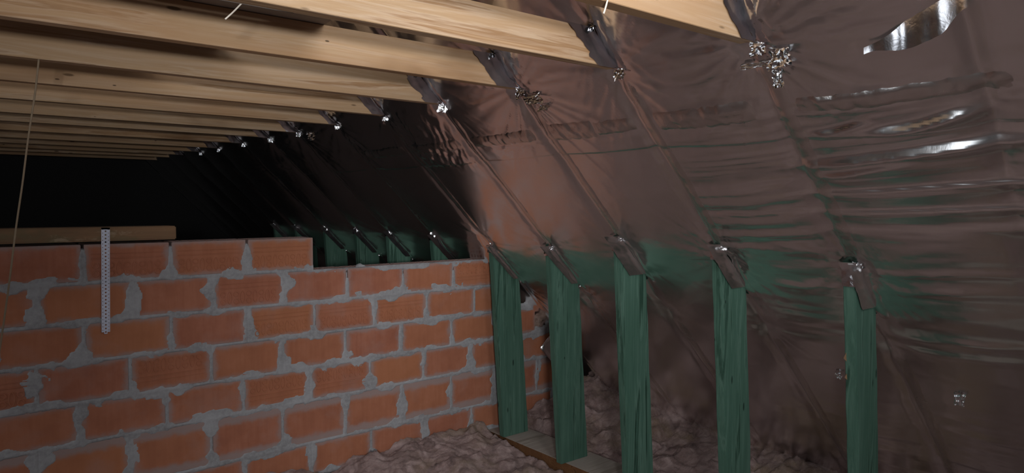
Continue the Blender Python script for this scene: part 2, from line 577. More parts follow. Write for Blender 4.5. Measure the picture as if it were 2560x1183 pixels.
ceiling = bpy.data.objects.new('ceiling', None)
COL.objects.link(ceiling)
tag(ceiling, kind='structure')
ys = np.concatenate([np.arange(YBACK, -0.3, 0.08), np.arange(-0.3, 0.3, 0.02), np.arange(0.3, 1.0, 0.006), np.arange(1.0, 3.1, 0.0085), np.arange(3.1, 4.6, 0.016), np.arange(4.6, YGABLE + 0.04, 0.04)])
HOLE = (-0.48, 0.48, 0.82, 1.35)    # y0, y1, z0, z1 of the roof window


def foil_sheet(*parts):
    zs = np.unique(np.concatenate([np.arange(a, b + d * 0.5, d) for a, b, d in parts]).round(5))
    Y, Z = np.meshgrid(ys, zs, indexing='ij')
    P = slope_pt(Y, Z, foil_height(Y, Z))
    yc, zc = (ys[1:] + ys[:-1]) / 2, (zs[1:] + zs[:-1]) / 2
    keep = ~((yc[:, None] > HOLE[0]) & (yc[:, None] < HOLE[1]) & (zc[None] > HOLE[2]) & (zc[None] < HOLE[3]))
    return link('foil_sheet', grid_mesh('foil_sheet', P, True, keep), M_FOIL, ceiling)


foil_sheet((-1.37, -0.025, 0.0085), (-0.0225, 0.236, 0.0040))
foil_sheet((0.2325, 0.56, 0.0065), (0.57, 0.80, 0.010))
foil_sheet((0.80, RIDGE_Z, 0.045))


def foil_strip(name, yz_path, width_dir, w, mat, parent, lift=0.0025, seg=0.008, jag=0.004, crum=0.003, sd=0):
    """tape lying on the foil: path of (y, z) points, widened along width_dir (y, z)"""
    pts = np.array(yz_path, float)
    L = np.concatenate([[0], np.cumsum(np.linalg.norm(np.diff(pts, axis=0) * [1, 1 / S2], axis=1))])
    n = max(3, int(L[-1] / seg))
    t = np.linspace(0, L[-1], n)
    c = np.stack([np.interp(t, L, pts[:, k]) for k in (0, 1)], -1)
    m = max(3, int(w / seg))
    e = np.linspace(-0.5, 0.5, m)
    j = 1 + (vnoise(t * 60, 0 * t, sd + 5) - 0.5) * 2 * jag / w
    Y = c[:, None, 0] + e[None] * w * width_dir[0] * j[:, None]
    Z = c[:, None, 1] + e[None] * w * width_dir[1] * S2 * j[:, None]
    fade = (1 - np.abs(2 * e[None]) ** 3) * (1 - np.abs(np.linspace(-1, 1, n))[:, None] ** 12)
    h = foil_height(Y, Z) - 0.0016 + (0.0022 + lift + crum * (ridge(Y * 40 + sd, Z * 40, 3, 91 + sd) - 0.35)) * fade
    return link(name, grid_mesh(name, slope_pt(Y, Z, h), True), mat, parent)


# tape on the sheet overlap, patch by patch between the rafters
for a, b, w in ((0.45, 0.92, 0.05), (1.03, 1.37, 0.075), (1.45, 1.62, 0.06), (1.62, 1.86, 0.085), (1.93, 2.33, 0.06), (2.40, 2.80, 0.06), (2.86, 3.3, 0.06)):
    foil_strip('seam_tape', [(a, 0.262), (b, 0.262)], (0, 1), w, M_SEAM, ceiling, 0.002, 0.007, 0.006, 0.007, int(a * 100))
# tape over the rafter lines between joist end and post head
for j, yr in enumerate(RAFT[:9]):
    foil_strip('rafter_tape', [(yr - 0.012, 0.37), (yr - 0.012, -0.15)], (1, 0), 0.055, M_SEAM, ceiling, 0.0015, 0.008, 0.003, 0.0035, 200 + j)
    foil_strip('rafter_tape', [(yr - 0.012, -0.50), (yr - 0.012, -1.15)], (1, 0), 0.055, M_SEAM, ceiling, 0.0015, 0.010, 0.003, 0.0035, 230 + j)


def crumple(name, loc, ax_u, ax_v, su, sv, amp, parent, sd, n=10, mat=None):
    """a small scrunched scrap of foil tape"""
    u = np.linspace(-1, 1, n); v = np.linspace(-1, 1, n)
    U, V = np.meshgrid(u, v, indexing='ij')
    rr = np.sqrt(U * U + V * V)
    edge = 0.62 + 0.55 * vnoise(np.arctan2(V, U) * 1.6 + 9, 0 * U, sd)
    f = np.clip(edge, 0.3, 1.2)
    ax_u, ax_v = np.array(ax_u, float), np.array(ax_v, float)
    nn = np.cross(ax_u, ax_v); nn /= np.linalg.norm(nn)
    g = np.random.default_rng(sd)
    hh = 0.42 * amp * (g.random(U.shape) - 0.3)
    P = np.array(loc) + (U * su * f)[..., None] * ax_u + (V * sv * f)[..., None] * ax_v + hh[..., None] * nn
    return link(name, grid_mesh(name, P, True), mat or M_CRUMPLE, parent)


ON_FOIL = ((0, 1, 0), (0.12, 0, -0.99))      # scraps hang nearly upright, facing across the attic
def on_foil(y, z, h=0.006):
    p = slope_pt(np.array(y), np.array(z), foil_height(np.array([y]), np.array([z]))[0] + h)
    return p


# loose cut corner of the foil hanging in front of the brick wall
fl = np.array([[2.80, -0.70], [2.737, -0.753], [2.628, -0.829], [2.764, -0.959], [2.90, -0.93], [2.88, -0.80]])
bm = bmesh.new()
yy = [2.972, 2.966, 2.950, 2.962, 2.972, 2.972]
vs = [bm.verts.new((x, y, H0 + z)) for (x, z), y in zip(fl, yy)]
bm.faces.new(vs)
bmesh.ops.triangulate(bm, faces=bm.faces[:])
bmesh.ops.subdivide_edges(bm, edges=bm.edges[:], cuts=3, use_grid_fill=True)
for v in bm.verts:
    v.co.y -= 0.004 * float(fbm(np.array(v.co.x * 12), np.array(v.co.z * 12), 3, 5))
r = bmesh.ops.solidify(bm, geom=bm.faces[:], thickness=0.0008)
link('foil_flap', bm_mesh('foil_flap', bm, True), M_FOIL, ceiling)

# glinting staples and scraps where the foil meets the insulation
for n_, (y, z, s_) in enumerate(((2.34, -1.275, 0.026), (1.876, -1.272, 0.020), (1.20, -0.62, 0.012), (0.80, -0.62, 0.018))):
    crumple('staple_scrap', on_foil(y, z, 0.012), *ON_FOIL, s_, s_ * 1.2, 0.022, ceiling, 300 + n_)
# pulled fold with its bright tape high up at the right
fo = [(0.70, 0.362), (0.62, 0.372), (0.56, 0.386), (0.49, 0.410)]
n = 26
t = np.linspace(0, 1, n)
cy = np.interp(t, np.linspace(0, 1, 4), [p[0] for p in fo]); cz = np.interp(t, np.linspace(0, 1, 4), [p[1] for p in fo])
e = np.linspace(-0.5, 0.5, 7)
wid = (0.008 + 0.030 * sstep(0, 0.5, t)) * (1 - 0.55 * sstep(0.75, 1, t)) * (1 + 0.25 * (vnoise(t * 9, 0 * t, 33) - 0.5))
Y = cy[:, None] + 0 * e[None]; Z = cz[:, None] + e[None] * wid[:, None]
hh = 0.018 - 0.98 * (Z - cz[:, None]) + 0.004 * (vnoise(t * 11, 0 * t, 9) - 0.5)[:, None] + 0.003 * (vnoise(Y * 60, Z * 40, 12) - 0.5)
link('fold_tape', grid_mesh('fold_tape', slope_pt(Y, Z, foil_height(Y, cz[:, None] + 0 * Z) + hh), True), M_TAPE, ceiling)

# roof window in the right slope (above the frame of the photograph)
def window(name, cx, cy, cz, u, v, su, sv, n):
    u, v, n = Vector(u), Vector(v), Vector(n)
    c = Vector((cx, cy, cz))
    w = bpy.data.objects.new(name, None); COL.objects.link(w); tag(w, kind='structure')
    bm = bmesh.new()
    for (a0, a1, b0, b1) in ((-su, su, -sv, -sv + 0.05), (-su, su, sv - 0.05, sv), (-su, -su + 0.05, -sv, sv), (su - 0.05, su, -sv, sv)):
        q = []
        for k in (0, 0.05):
            q += [bm.verts.new(c + u * a + v * b + n * k) for a, b in ((a0, b0), (a1, b0), (a1, b1), (a0, b1))]
        for f in ((0, 1, 2, 3), (7, 6, 5, 4), (0, 4, 5, 1), (1, 5, 6, 2), (2, 6, 7, 3), (3, 7, 4, 0)):
            bm.faces.new([q[i] for i in f])
    link('window_frame', bm_mesh('window_frame', bm), M_FRAME, w)
    return w


# unseen block added beside the camera only to shade the left of the wall
shell('shade_blocker_1', box_bm(-1.30, -0.305, -0.36, -0.24, H0 + ZF, H0 + 0.045), M_DARK)

window('window_1', K - 1.085, 0, H0 + 1.085, (0, 1, 0), (S2, 0, -S2), 0.52, 0.42, (S2, 0, S2))
window('window_2', xl + la * S2, 2.05, H0 + ZF + la * S2, (0, 1, 0), (S2, 0, S2), 0.90, 0.57, (-S2, 0, S2))
window('window_3', -0.2, YBACK, H0 + ZF + 1.77, (1, 0, 0), (0, 0, 1), 0.67, 0.62, (0, -1, 0))

# ------------------------------------------------------------------ brick wall
wall = bpy.data.objects.new('wall_back', None)
COL.objects.link(wall)
wall.location = (0, YW, H0)
tag(wall, kind='structure')


def ring(bm, cx, cz, rx, rz, th, proud, n=14):
    """raised oval outline on the brick face (face at y=0, room towards -y)"""
    A, B = [], []
    for i in range(n):
        a = 2 * math.pi * i / n
        ca, sa = math.cos(a), math.sin(a)
        A.append((bm.verts.new((cx + (rx - th) * ca, -proud, cz + (rz - th) * sa)), bm.verts.new((cx + rx * ca, -proud, cz + rz * sa))))
        B.append((bm.verts.new((cx + (rx - th * 1.5) * ca, 0.0004, cz + (rz - th * 1.5) * sa)), bm.verts.new((cx + (rx + th * .5) * ca, 0.0004, cz + (rz + th * .5) * sa))))
    for i in range(n):
        j = (i + 1) % n
        bm.faces.new((A[i][0], A[i][1], A[j][1], A[j][0]))
        bm.faces.new((B[i][0], A[i][0], A[j][0], B[j][0]))
        bm.faces.new((A[i][1], B[i][1], B[j][1], A[j][1]))


def bar(bm, x0, x1, z0, z1, proud):
    q = [bm.verts.new(p) for p in ((x0, -proud, z0 + .0008), (x1, -proud, z0 + .0008), (x1, -proud, z1 - .0008), (x0, -proud, z1 - .0008),
                                   (x0, .0004, z0), (x1, .0004, z0), (x1, .0004, z1), (x0, .0004, z1))]
    for f in ((0, 1, 2, 3), (4, 5, 1, 0), (3, 2, 6, 7), (4, 0, 3, 7), (1, 5, 6, 2)):
        bm.faces.new([q[i] for i in f])


def brick_mesh(w, h, stamp=0, holes=False):
    bm = box_bm(-w / 2, w / 2, 0, WT, -h / 2, h / 2, 0.0025)
    if holes:
        # rows of extrusion cells open in the top face
        top = [f for f in bm.faces if f.normal.z > 0.9 and f.calc_area() > 0.5 * w * WT][0]
        co = [v.co.copy() for v in top.verts]
        x0, x1 = min(c.x for c in co), max(c.x for c in co)
        y0, y1 = min(c.y for c in co), max(c.y for c in co)
        z = co[0].z
        bmesh.ops.delete(bm, geom=[top], context='FACES_ONLY')
        nx, ny = max(2, int(w / 0.026)), 4
        X = [x0 + (x1 - x0) * i / (nx * 3) for i in range(nx * 3 + 1)]
        Yv = [y0 + 0.012 + (y1 - y0 - 0.024) * i / (ny * 3) for i in range(ny * 3 + 1)]
        Yv = [y0] + Yv + [y1]
        V = [[bm.verts.new((a, b, z)) for b in Yv] for a in X]
        for i in range(len(X) - 1):
            for j in range(len(Yv) - 1):
                cell = i % 3 != 0 and 1 <= j <= ny * 3 and (j - 1) % 3 != 0
                if not cell:
                    bm.faces.new((V[i][j], V[i + 1][j], V[i + 1][j + 1], V[i][j + 1]))
        for i in range(nx):
            for j in range(ny):
                a, b, c, d = X[i * 3 + 1], X[i * 3 + 3], Yv[1 + j * 3 + 1], Yv[1 + j * 3 + 3]
                up = [(a, c), (b, c), (b, d), (a, d)]
                t_ = [bm.verts.new((p, q, z)) for p, q in up]; l_ = [bm.verts.new((p, q, z - 0.06)) for p, q in up]
                for k in range(4):
                    bm.faces.new((t_[k], t_[(k + 1) % 4], l_[(k + 1) % 4], l_[k]))
                bm.faces.new(l_)
        bmesh.ops.remove_doubles(bm, verts=bm.verts[:], dist=0.0002)
        bmesh.ops.recalc_face_normals(bm, faces=bm.faces[:])
    if stamp:
        sgn = 1 if stamp > 0 else -1
        lo, hi = -w / 2 + 0.022, w / 2 - 0.022
        bar(bm, lo, hi, *sorted((sgn * 0.012, sgn * 0.017)), 0.003)
        bar(bm, lo, hi, *sorted((sgn * 0.030, sgn * 0.034)), 0.002)
        x = lo + 0.014
        k = 0
        while x < hi - 0.012:
            if k % 2 == 0:
                ring(bm, x, -sgn * 0.012, 0.0115, 0.0115, 0.003, 0.0026, 12)
                ring(bm, x, -sgn * 0.042, 0.0115, 0.0125, 0.003, 0.0024, 12)
            else:
                ring(bm, x, -sgn * 0.026, 0.010, 0.026, 0.003, 0.0026, 14)
            x += 0.0265; k += 1
    me = bm_mesh('brick', bm)
    return me


STAMP = {(0, 1): 1, (0, 2): 1, (0, 3): 1, (1, 3): 1, (1, 7): -1, (2, 3): 1, (2, 4): 1, (2, 5): 1, (3, 2): -1, (4, 3): -1, (4, 4): -1, (1, -1): 1, (4, -1): 1, (3, 0): 1}
RIGHT_END = [1.283, 2.33, 2.36, 2.618, 2.80, 2.86, 2.86]
XLEFT = -1.45
mesh_cache = {}
PERP = []
for c in range(7):
    ztop, zbot = ZJ[c], ZJ[c + 1]
    top_gap = 0.0 if c == 0 else 0.006
    bz1 = ztop - (0.0 if c == 0 else 0.0055)
    if c == 1: bz1 = ztop - 0.0055
    bz0 = zbot + 0.0055
    hgt = bz1 - bz0
    perps = [XOFF[c] + n * LB for n in range(-7, 12)]
    PERP.append([p for p in perps if XLEFT < p < RIGHT_END[c] - 0.02])
    for n in range(-7, 11):
        xa, xb = XOFF[c] + (n - 1) * LB + 0.005, XOFF[c] + n * LB - 0.005
        if c == 0 and n == 3: xb = 1.283
        if xb < XLEFT or xa > RIGHT_END[c] - 0.03: continue
        xb = min(xb, RIGHT_END[c])
        w = xb - xa
        holes = (c == 0 and n >= 2) or (c == 1 and xb > 1.29)
        st = STAMP.get((c, n), 0)
        key = (round(w, 3), round(hgt, 3), st, holes)
        if key not in mesh_cache:
            mesh_cache[key] = brick_mesh(w, hgt, st, holes)
        b = link('brick', mesh_cache[key], M_BRICK, wall)
        b.location = ((xa + xb) / 2, random.uniform(-0.0015, 0.0015), (bz0 + bz1) / 2)
        b.rotation_euler = (random.uniform(-.004, .004), random.uniform(-.004, .004), random.uniform(-.003, .003))

# mortar: a relief of joints that smears unevenly over the brick edges
gx = np.concatenate([np.arange(XLEFT, -0.05, 0.012), np.arange(-0.05, 2.86, 0.0045)])
gz = np.arange(-1.33, ZJ[0] + 0.001, 0.0045)
GX, GZ = np.meshgrid(gx, gz, indexing='ij')
d_bed = np.full(GX.shape, 9.0)
for z in ZJ[1:]:
    d_bed = np.minimum(d_bed, np.abs(GZ - z + 0.004 * (vnoise(GX * 6, 0 * GX + z * 50, 3) - 0.5)))
d_perp = np.full(GX.shape, 9.0)
expo = np.ones(GX.shape)
for c in range(7):
    inrow = (GZ <= ZJ[c]) & (GZ > ZJ[c + 1])
    dp = np.full(GX.shape, 9.0)
    for p_ in PERP[c]:
        if c == 0 and p_ > 1.2: continue
        dp = np.minimum(dp, np.abs(GX - p_ - 0.004 * (_hash(np.array(int(p_ * 100)), np.array(c), 3) - 0.5)))
    d_perp = np.where(inrow, dp, d_perp)
    if c <= 1:
        tt = (ZJ[c] - GZ) / (ZJ[c] - ZJ[c + 1])
        m = inrow & ((GX > 1.29) if c == 1 else (GX < 1.29))
        expo = np.where(m, np.clip((tt - 0.12 - 0.2 * (c == 1)) / 0.85, -0.2, 1), expo)
lowf = vnoise(GX * 9, GZ * 9, 5)
sm_b = 0.024 * np.clip(fbm(GX * 14, GZ * 22, 3, 6) - 0.42, 0, 1) * 3.0 * (0.35 + lowf)
sm_p = 0.034 * np.clip(fbm(GX * 16, GZ * 14, 3, 8) - 0.40, 0, 1) * 3.0 * (0.35 + 1.1 * vnoise(GX * 5, GZ * 7, 9))
sm_p = sm_p * np.clip(expo, 0, 1) + 0.010 * (expo < 1) * np.clip(expo, 0, 1)
jag = 0.0025 * (vnoise(GX * 120, GZ * 120, 10) - 0.5)
g_b = d_bed - 0.0072 - sm_b + jag
g_p = d_perp - 0.0064 - sm_p + jag + np.where(expo <= 0, 0.05, 0)
gap = np.minimum(g_b, g_p)
inside = np.minimum(d_bed, d_perp)
thick = 0.0018 + 0.0035 * sstep(0.012, 0.0, inside) * fbm(GX * 20, GZ * 30, 3, 12) + 0.0012 * (vnoise(GX * 90, GZ * 90, 14) - 0.5)
groove = 0.006 * sstep(0.004, 0.0, np.minimum(d_perp, 0.6 * d_bed + 0.003)) * vnoise(GX * 4, GZ * 4, 15)
off = np.where(gap < 0, thick * sstep(0.0, -0.004, gap) - groove, -0.004 - 0.4 * gap)
step = (GX > 1.283) & (GZ > ZJ[1])
slope_cut = (GX + GZ > K + 0.05) | (GX > 2.84)
P = np.stack([GX, -off, GZ], -1)
vis = (off > -0.0075) & ~step & ~slope_cut
keep = vis[:-1, :-1] | vis[1:, :-1] | vis[:-1, 1:] | vis[1:, 1:]
keep &= ~(step[:-1, :-1] | step[1:, 1:] | slope_cut[:-1, :-1] | slope_cut[1:, 1:] | step[1:, :-1] | step[:-1, 1:])
o = link('mortar', grid_mesh('mortar', P, True, keep), M_MORTAR, wall)
o['kind'] = 'stuff'
# mortar body inside the wall, behind the face
bm = box_bm(XLEFT, 1.27, 0.012, WT - 0.01, -1.42, ZJ[0] - 0.02)
for bx in ((1.27, 2.20, ZJ[1] - 0.025), (2.20, 2.40, ZJ[2] - 0.02), (2.40, 2.60, ZJ[3] - 0.03), (2.60, 2.78, ZJ[4] - 0.03)):
    t_ = box_bm(bx[0], bx[1], 0.012, WT - 0.01, -1.42, bx[2])
    me_ = bpy.data.meshes.new('tmp'); t_.to_mesh(me_); t_.free(); bm.from_mesh(me_); bpy.data.meshes.remove(me_)
bmesh.ops.translate(bm, verts=bm.verts[:], vec=(0, 0, 0))
o = link('mortar_bed', bm_mesh('mortar_bed', bm), M_MORTAR, wall)
# a dab of mortar left on top of the lower course
bm = bmesh.new(); bmesh.ops.create_icosphere(bm, subdivisions=3, radius=1)
for v in bm.verts:
    k_ = 1 + 0.5 * (float(vnoise(np.array(v.co.x * 2 + 3), np.array(v.co.y * 2 + v.co.z), 4)) - 0.5)
    v.co = Vector((v.co.x * 0.022 * k_, v.co.y * 0.018 * k_, max(-0.2, v.co.z) * 0.013 * k_))
link('mortar_dab', bm_mesh('mortar_dab', bm, True), M_MORTAR, wall, (1.53, 0.03, ZJ[1] - 0.003))

# ------------------------------------------------------------------ timber on the wall and the steel strap
tm = box_bm(-1.2, 0.711, YW - 0.004, YW + 0.105, H0 - 0.1475, H0 - 0.094, 0.004, 2)
for v in tm.verts:
    v.co.z += 0.004 * math.sin(v.co.x * 3.1)
tim = link('timber_beam', bm_mesh('timber_beam', tm), M_OLD)
tag(tim, 'weathered brown timber lying on top of the brick wall, crossed by a steel strap', 'timber')


def strap_mesh():
    """perforated band: local x across, z down; holes really cut"""
    bm = bmesh.new()
    p, w = 0.0136, 0.028
    xs = [-w / 2, -0.0055, 0.0055, w / 2]
    rows = int(0.405 / p)
    def cell(x0, x1, z0, z1, cx, cz, r, n=12):
        out, inn = [], []
        for i in range(n):
            a = 2 * math.pi * (i + 0.5) / n
            ca, sa = math.cos(a), math.sin(a)
            k = min(((x1 - cx) / ca if ca > 0 else (x0 - cx) / ca) if abs(ca) > 1e-6 else 9,
                    ((z1 - cz) / sa if sa > 0 else (z0 - cz) / sa) if abs(sa) > 1e-6 else 9)
            out.append(bm.verts.new((cx + k * ca, 0, cz + k * sa)))
            inn.append(bm.verts.new((cx + r * ca, 0, cz + r * sa)))
        cor = {}
        for i in range(n):
            j = (i + 1) % n
            bm.faces.new((out[i], out[j], inn[j], inn[i]))
            a, b = out[i].co, out[j].co
            if abs(a.x - b.x) > 1e-5 and abs(a.z - b.z) > 1e-5:
                c = bm.verts.new((x1 if max(a.x, b.x) > cx else x0, 0, z1 if max(a.z, b.z) > cz else z0))
                bm.faces.new((out[j], out[i], c))
    for r in range(rows):
        z0 = -(r + 1) * p
        cell(xs[1], xs[2], z0, z0 + p, 0, z0 + p / 2, 0.0030)
        for s in (0, 2):
            cell(xs[s], xs[s + 1], z0 + p / 2, z0 + 1.5 * p, (xs[s] + xs[s + 1]) / 2, z0 + p, 0.0016, 8)
    bmesh.ops.remove_doubles(bm, verts=bm.verts[:], dist=1e-5)
    # the band folded over the timber's top
    a = [bm.verts.new((x, 0.0, p / 2)) for x in (-w / 2, w / 2)]
    b = [bm.verts.new((x, 0.0, 0.0072)) for x in (-w / 2, w / 2)]
    q = [bm.verts.new((x, 0.055, 0.0075)) for x in (-w / 2, w / 2)]
    bm.faces.new((b[0], b[1], q[1], q[0]))
    bm.faces.new([bm.verts.new(v) for v in ((-w / 2, 0, 0), (w / 2, 0, 0), (w / 2, 0, 0.0072), (-w / 2, 0, 0.0072))])
    bmesh.ops.solidify(bm, geom=bm.faces[:], thickness=0.0012)
    return bm_mesh('perforated_strap', bm)


strap = link('perforated_strap', strap_mesh(), M_STRAP, None, (0.4645, YW - 0.0085, H0 - 0.0995))
strap.rotation_euler = (0, math.radians(1.1), 0)
tag(strap, 'galvanised steel strap full of round holes hanging over the timber and down the bricks', 'metal strap')

# ------------------------------------------------------------------ collar joists
WOOD_END = [1.896, 1.866, 1.866, 1.893, 1.892, 1.925] + [1.89] * 8
JOIST_LABEL = [
    'pale pine joist end at top of photo, nearest joist, cut off by the frame',
    'second nearest pale pine ceiling joist, a thin white string hanging under it',
    'third nearest pine ceiling joist with wavy brown grain, half shaded by a grey board',
    'fourth nearest pine ceiling joist, smooth pale face, torn notch of tape at its end',
    'fifth nearest pine ceiling joist with dark brown blotches, its taped end above the brick wall',
    'sixth pine ceiling joist from the front, two dark knots near its taped end',
    'seventh pine ceiling joist from the front, a dark torn patch of foil beside its end',
    'eighth pine ceiling joist from the front, narrow and dim behind the seventh',
    'ninth pine ceiling joist from the front, dim, its end one bright foil glint',
    'tenth pine ceiling joist from the front, greenish brown in the dim part of the attic',
    'eleventh pine ceiling joist from the front, dark, beyond the greenish one',
    'third ceiling joist from the dark far gable, almost black brown',
    'second ceiling joist from the dark far gable, almost black brown',
    'last ceiling joist, nearest the dark far gable at the back of the attic',
]


def tape_on_face(y, za, zb, k0, k1, parent, sd, torn=0.004, mat=None, name='foil_tape'):
    """tape on the vertical face y: between the lines X+Z=k0 and X+Z=k1, z from za to zb"""
    n, m = 16, 9
    t = np.linspace(0, 1, n); e = np.linspace(0, 1, m)
    T, E = np.meshgrid(t, e, indexing='ij')
    Z = za + (zb - za) * T
    jag_ = torn * 2 * (vnoise(t * 9, 0 * t, sd) - 0.5)[:, None] * (1 - E)
    S = k0 + (k1 - k0) * E + jag_
    X = S - Z
    Y = y - 0.0022 - 0.0028 * ridge(X * 45 + sd, Z * 45, 2, sd) 
    return link(name, grid_mesh(name, np.stack([X, Y, H0 + Z], -1), True), mat or M_TAPE, parent)


for i, yr in enumerate(RAFT):
    e = bpy.data.objects.new('ceiling_joist', None)
    COL.objects.link(e)
    e.location = (K - ZJB, yr, H0 + ZJB)
    tag(e, JOIST_LABEL[i], 'joist', 'ceiling joists across the attic')
    dz = random.uniform(-0.002, 0.002)
    x0 = -2.0 if i > 0 else 0.2
    end = K + 0.004
    bm = prism_bm([(x0, ZJB + dz), (end - ZJB, ZJB + dz), (end - ZJT, ZJT), (x0, ZJT)], 0, 0.038, 0.0015)
    for v in bm.verts:
        v.co += Vector((-(K - ZJB), 0, -ZJB))
    link('beam', bm_mesh('beam', bm), M_PINE, e)
    bpy.context.view_layer.update()

    def child(o, e=e):
        o.matrix_parent_inverse = Matrix.Translation(-e.location)
        return o
    if i < 12:
        child(tape_on_face(yr, ZJB - 0.002, ZJT + 0.002, WOOD_END[i] + random.uniform(-.008, .008), K, e, 400 + i, 0.012 if i in (3, 1) else 0.005))
        child(foil_strip('foil_tape', [(yr - 0.022, ZJB - 0.012), (yr - 0.022, ZJT + 0.02)], (1, 0), 0.05, M_TAPE, e, 0.003, 0.008, 0.004, 0.003, 420 + i))
    if i < 11:
        # scrunched tape under and over the joint
        child(crumple('crumpled_tape', on_foil(yr - 0.014, ZJB - 0.010, 0.012), *(ON_FOIL if i < 3 else ((0.9, -0.42, 0), (0, 0.1, -1))), *((0.022, 0.020, 0.018) if i < 4 else (0.014, 0.013, 0.014)), e, 440 + i))
        child(crumple('crumpled_tape', (K - ZJT - 0.012, yr - 0.006, H0 + ZJT + 0.004), (0.1, 1, 0.1), (0.3, 0, 0.95), 0.020, 0.018, 0.016, e, 460 + i))

# torn patch of foil beside the seventh joist end, and scraps under the third and first
for n_, (y, z, su, sv, am) in enumerate(((1.80, 0.376, 0.045, 0.020, 0.016), (1.78, 0.345, 0.030, 0.012, 0.010), (0.90, 0.372, 0.030, 0.030, 0.022), (0.925, 0.335, 0.018, 0.035, 0.022),
                                         (0.97, 0.36, 0.05, 0.008, 0.010), (3.62, 0.385, 0.06, 0.022, 0.025))):
    crumple('torn_foil', on_foil(y, z, 0.010), *ON_FOIL, su, sv, am, ceiling, 500 + n_, 13)

# ------------------------------------------------------------------ green posts, plate
# rafter index, top corner x at z=-0.2, x at the foot, width
POSTS = [(0, 2.139, 2.240, 0.143), (1, 2.106, 2.190, 0.156), (2, 2.095, 2.170, 0.158), (3, 2.156, 2.237, 0.178), (4, 2.181, 2.262, 0.170),
         (5, 2.140, 2.215, 0.16), (6, 2.135, 2.21, 0.16), (7, 2.135, 2.21, 0.16), (8, 2.135, 2.21, 0.16), (9, 2.135, 2.21, 0.16), (10, 2.135, 2.21, 0.16)]
POST_LABEL = [
    'green treated post farthest right, nearest the camera, with torn bits along its left edge',
    'second green treated post from the right, pale narrow side and a dark rough patch below',
    'middle one of five front green posts, bluish edge, knot low on its face',
    'second green post right of the brick wall, standing on the grey floor plate',
    'green treated post against the end of the brick wall, pale knot near its slanted top',
    'green post top behind the brick wall, nearest of those, beside the wall end',
    'second green post top behind the lower brick course, counted from the front',
    'third green post top behind the lower brick course, counted from the front',
    'fourth green post top behind the wall, just right of the raised top bricks',
    'fifth green post behind the wall, dim tip above the raised top bricks',
    'sixth green post behind the wall, darkest tip above the raised top bricks',
]
T0 = -0.19
for (i, xt, xb, w), lab in zip(POSTS, POST_LABEL):
    yr = RAFT[i]
    e = bpy.data.objects.new('wall_post', None)
    COL.objects.link(e)
    e.location = (xb, yr, H0 + ZPLATE)
    tag(e, lab, 'post', 'green posts under the roof slope')
    lean = (xt - xb) / (-0.2 - ZPLATE)
    xc = lambda z: xb + lean * (z - ZPLATE)
    kt = K + 0.003
    # head cut at 45 degrees along the slope
    za = (kt - xb + lean * ZPLATE) / (1 + lean)
    zb = (kt - w - xb + lean * ZPLATE) / (1 + lean)
    poly = [(xb, ZPLATE), (xb + w, ZPLATE), (xc(zb) + w, zb), (xc(za), za)]
    bm = bmesh.new()
    N = 14
    def ring_at(f):
        zl = ZPLATE + (za - ZPLATE) * f; zr = ZPLATE + (zb - ZPLATE) * f
        xl_, xr_ = xc(zl), xc(zr) + w
        return [(xl_, 0.0, zl), (xr_, 0.0, zr), (xr_, 0.037, zr), (xl_, 0.037, zl)]
    rows = []
    for k in range(N + 1):
        rr = ring_at(k / N)
        wob = 0.0012
        rows.append([bm.verts.new((p[0] + random.uniform(-wob, wob), p[1] + random.uniform(-wob, wob), p[2])) for p in rr])
    for k in range(N):
        for q in range(4):
            bm.faces.new((rows[k][q], rows[k][(q + 1) % 4], rows[k + 1][(q + 1) % 4], rows[k + 1][q]))
    bm.faces.new(rows[0][::-1]); bm.faces.new(rows[-1])
    bmesh.ops.recalc_face_normals(bm, faces=bm.faces[:])
    le = [ed for ed in bm.edges if len(ed.link_faces) == 2 and ed.calc_face_angle(0) > 0.8]
    bmesh.ops.bevel(bm, geom=le, offset=0.0025, segments=2, affect='EDGES')
    for v in bm.verts:
        v.co += Vector((-xb, 0, -ZPLATE))
    link('post_body', bm_mesh('post_body', bm), M_GREEN, e)
    bpy.context.view_layer.update()

    def child(o, e=e):
        o.matrix_parent_inverse = Matrix.Translation(-e.location)
        return o
    kk = {0: (0.055, 0.10), 1: (0.085, 0.09), 2: (0.09, 0.10), 3: (0.065, 0.045), 4: (0.045, 0.035)}.get(i, (0.04, 0.04))
    # tape along the slanted cut on the wide face
    n, m = 20, 7
    t = np.linspace(0, 1, n); ee = np.linspace(0, 1, m)
    T, E = np.meshgrid(t, ee, indexing='ij')
    S = K - (kk[0] + (kk[1] - kk[0]) * T) * (1 - E) + 0.004 * (vnoise(T * 8, 0 * T, 600 + i) - 0.5) * (1 - E)
    Z = za + 0.0 * T + (zb + 0.008 - za) * T
    X = S - Z
    Yv = yr - 0.0022 - 0.005 * ridge(X * 26 + Z * 26, (X - Z) * 50, 3, 610 + i)
    child(link('foil_tape', grid_mesh('foil_tape', np.stack([X, Yv, H0 + Z], -1), True), M_TAPE if i > 4 else M_FOIL, e))
    child(foil_strip('foil_tape', [(yr - 0.020, za - 0.01), (yr - 0.020, zb - 0.03)], (1, 0), 0.045, M_FOIL, e, 0.003, 0.008, 0.004, 0.003, 630 + i))
    if i == 0:      # splinters torn from the left edge
        for zz, sz in ((-0.470, 0.016), (-0.535, 0.011)):
            sp = bmesh.new()
            q = [sp.verts.new(p) for p in ((xc(zz) + .002, yr + .030, H0 + zz + sz), (xc(zz) + .002, yr + .030, H0 + zz - sz * 1.3), (xc(zz) - sz * .8, yr + .034, H0 + zz - sz * .5), (xc(zz) + .004, yr + .037, H0 + zz))]
            for f in ((0, 1, 2), (0, 2, 3), (1, 3, 2), (0, 3, 1)):
                sp.faces.new([q[k] for k in f])
            child(link('splinter', bm_mesh('splinter', sp), M_OLD, e))
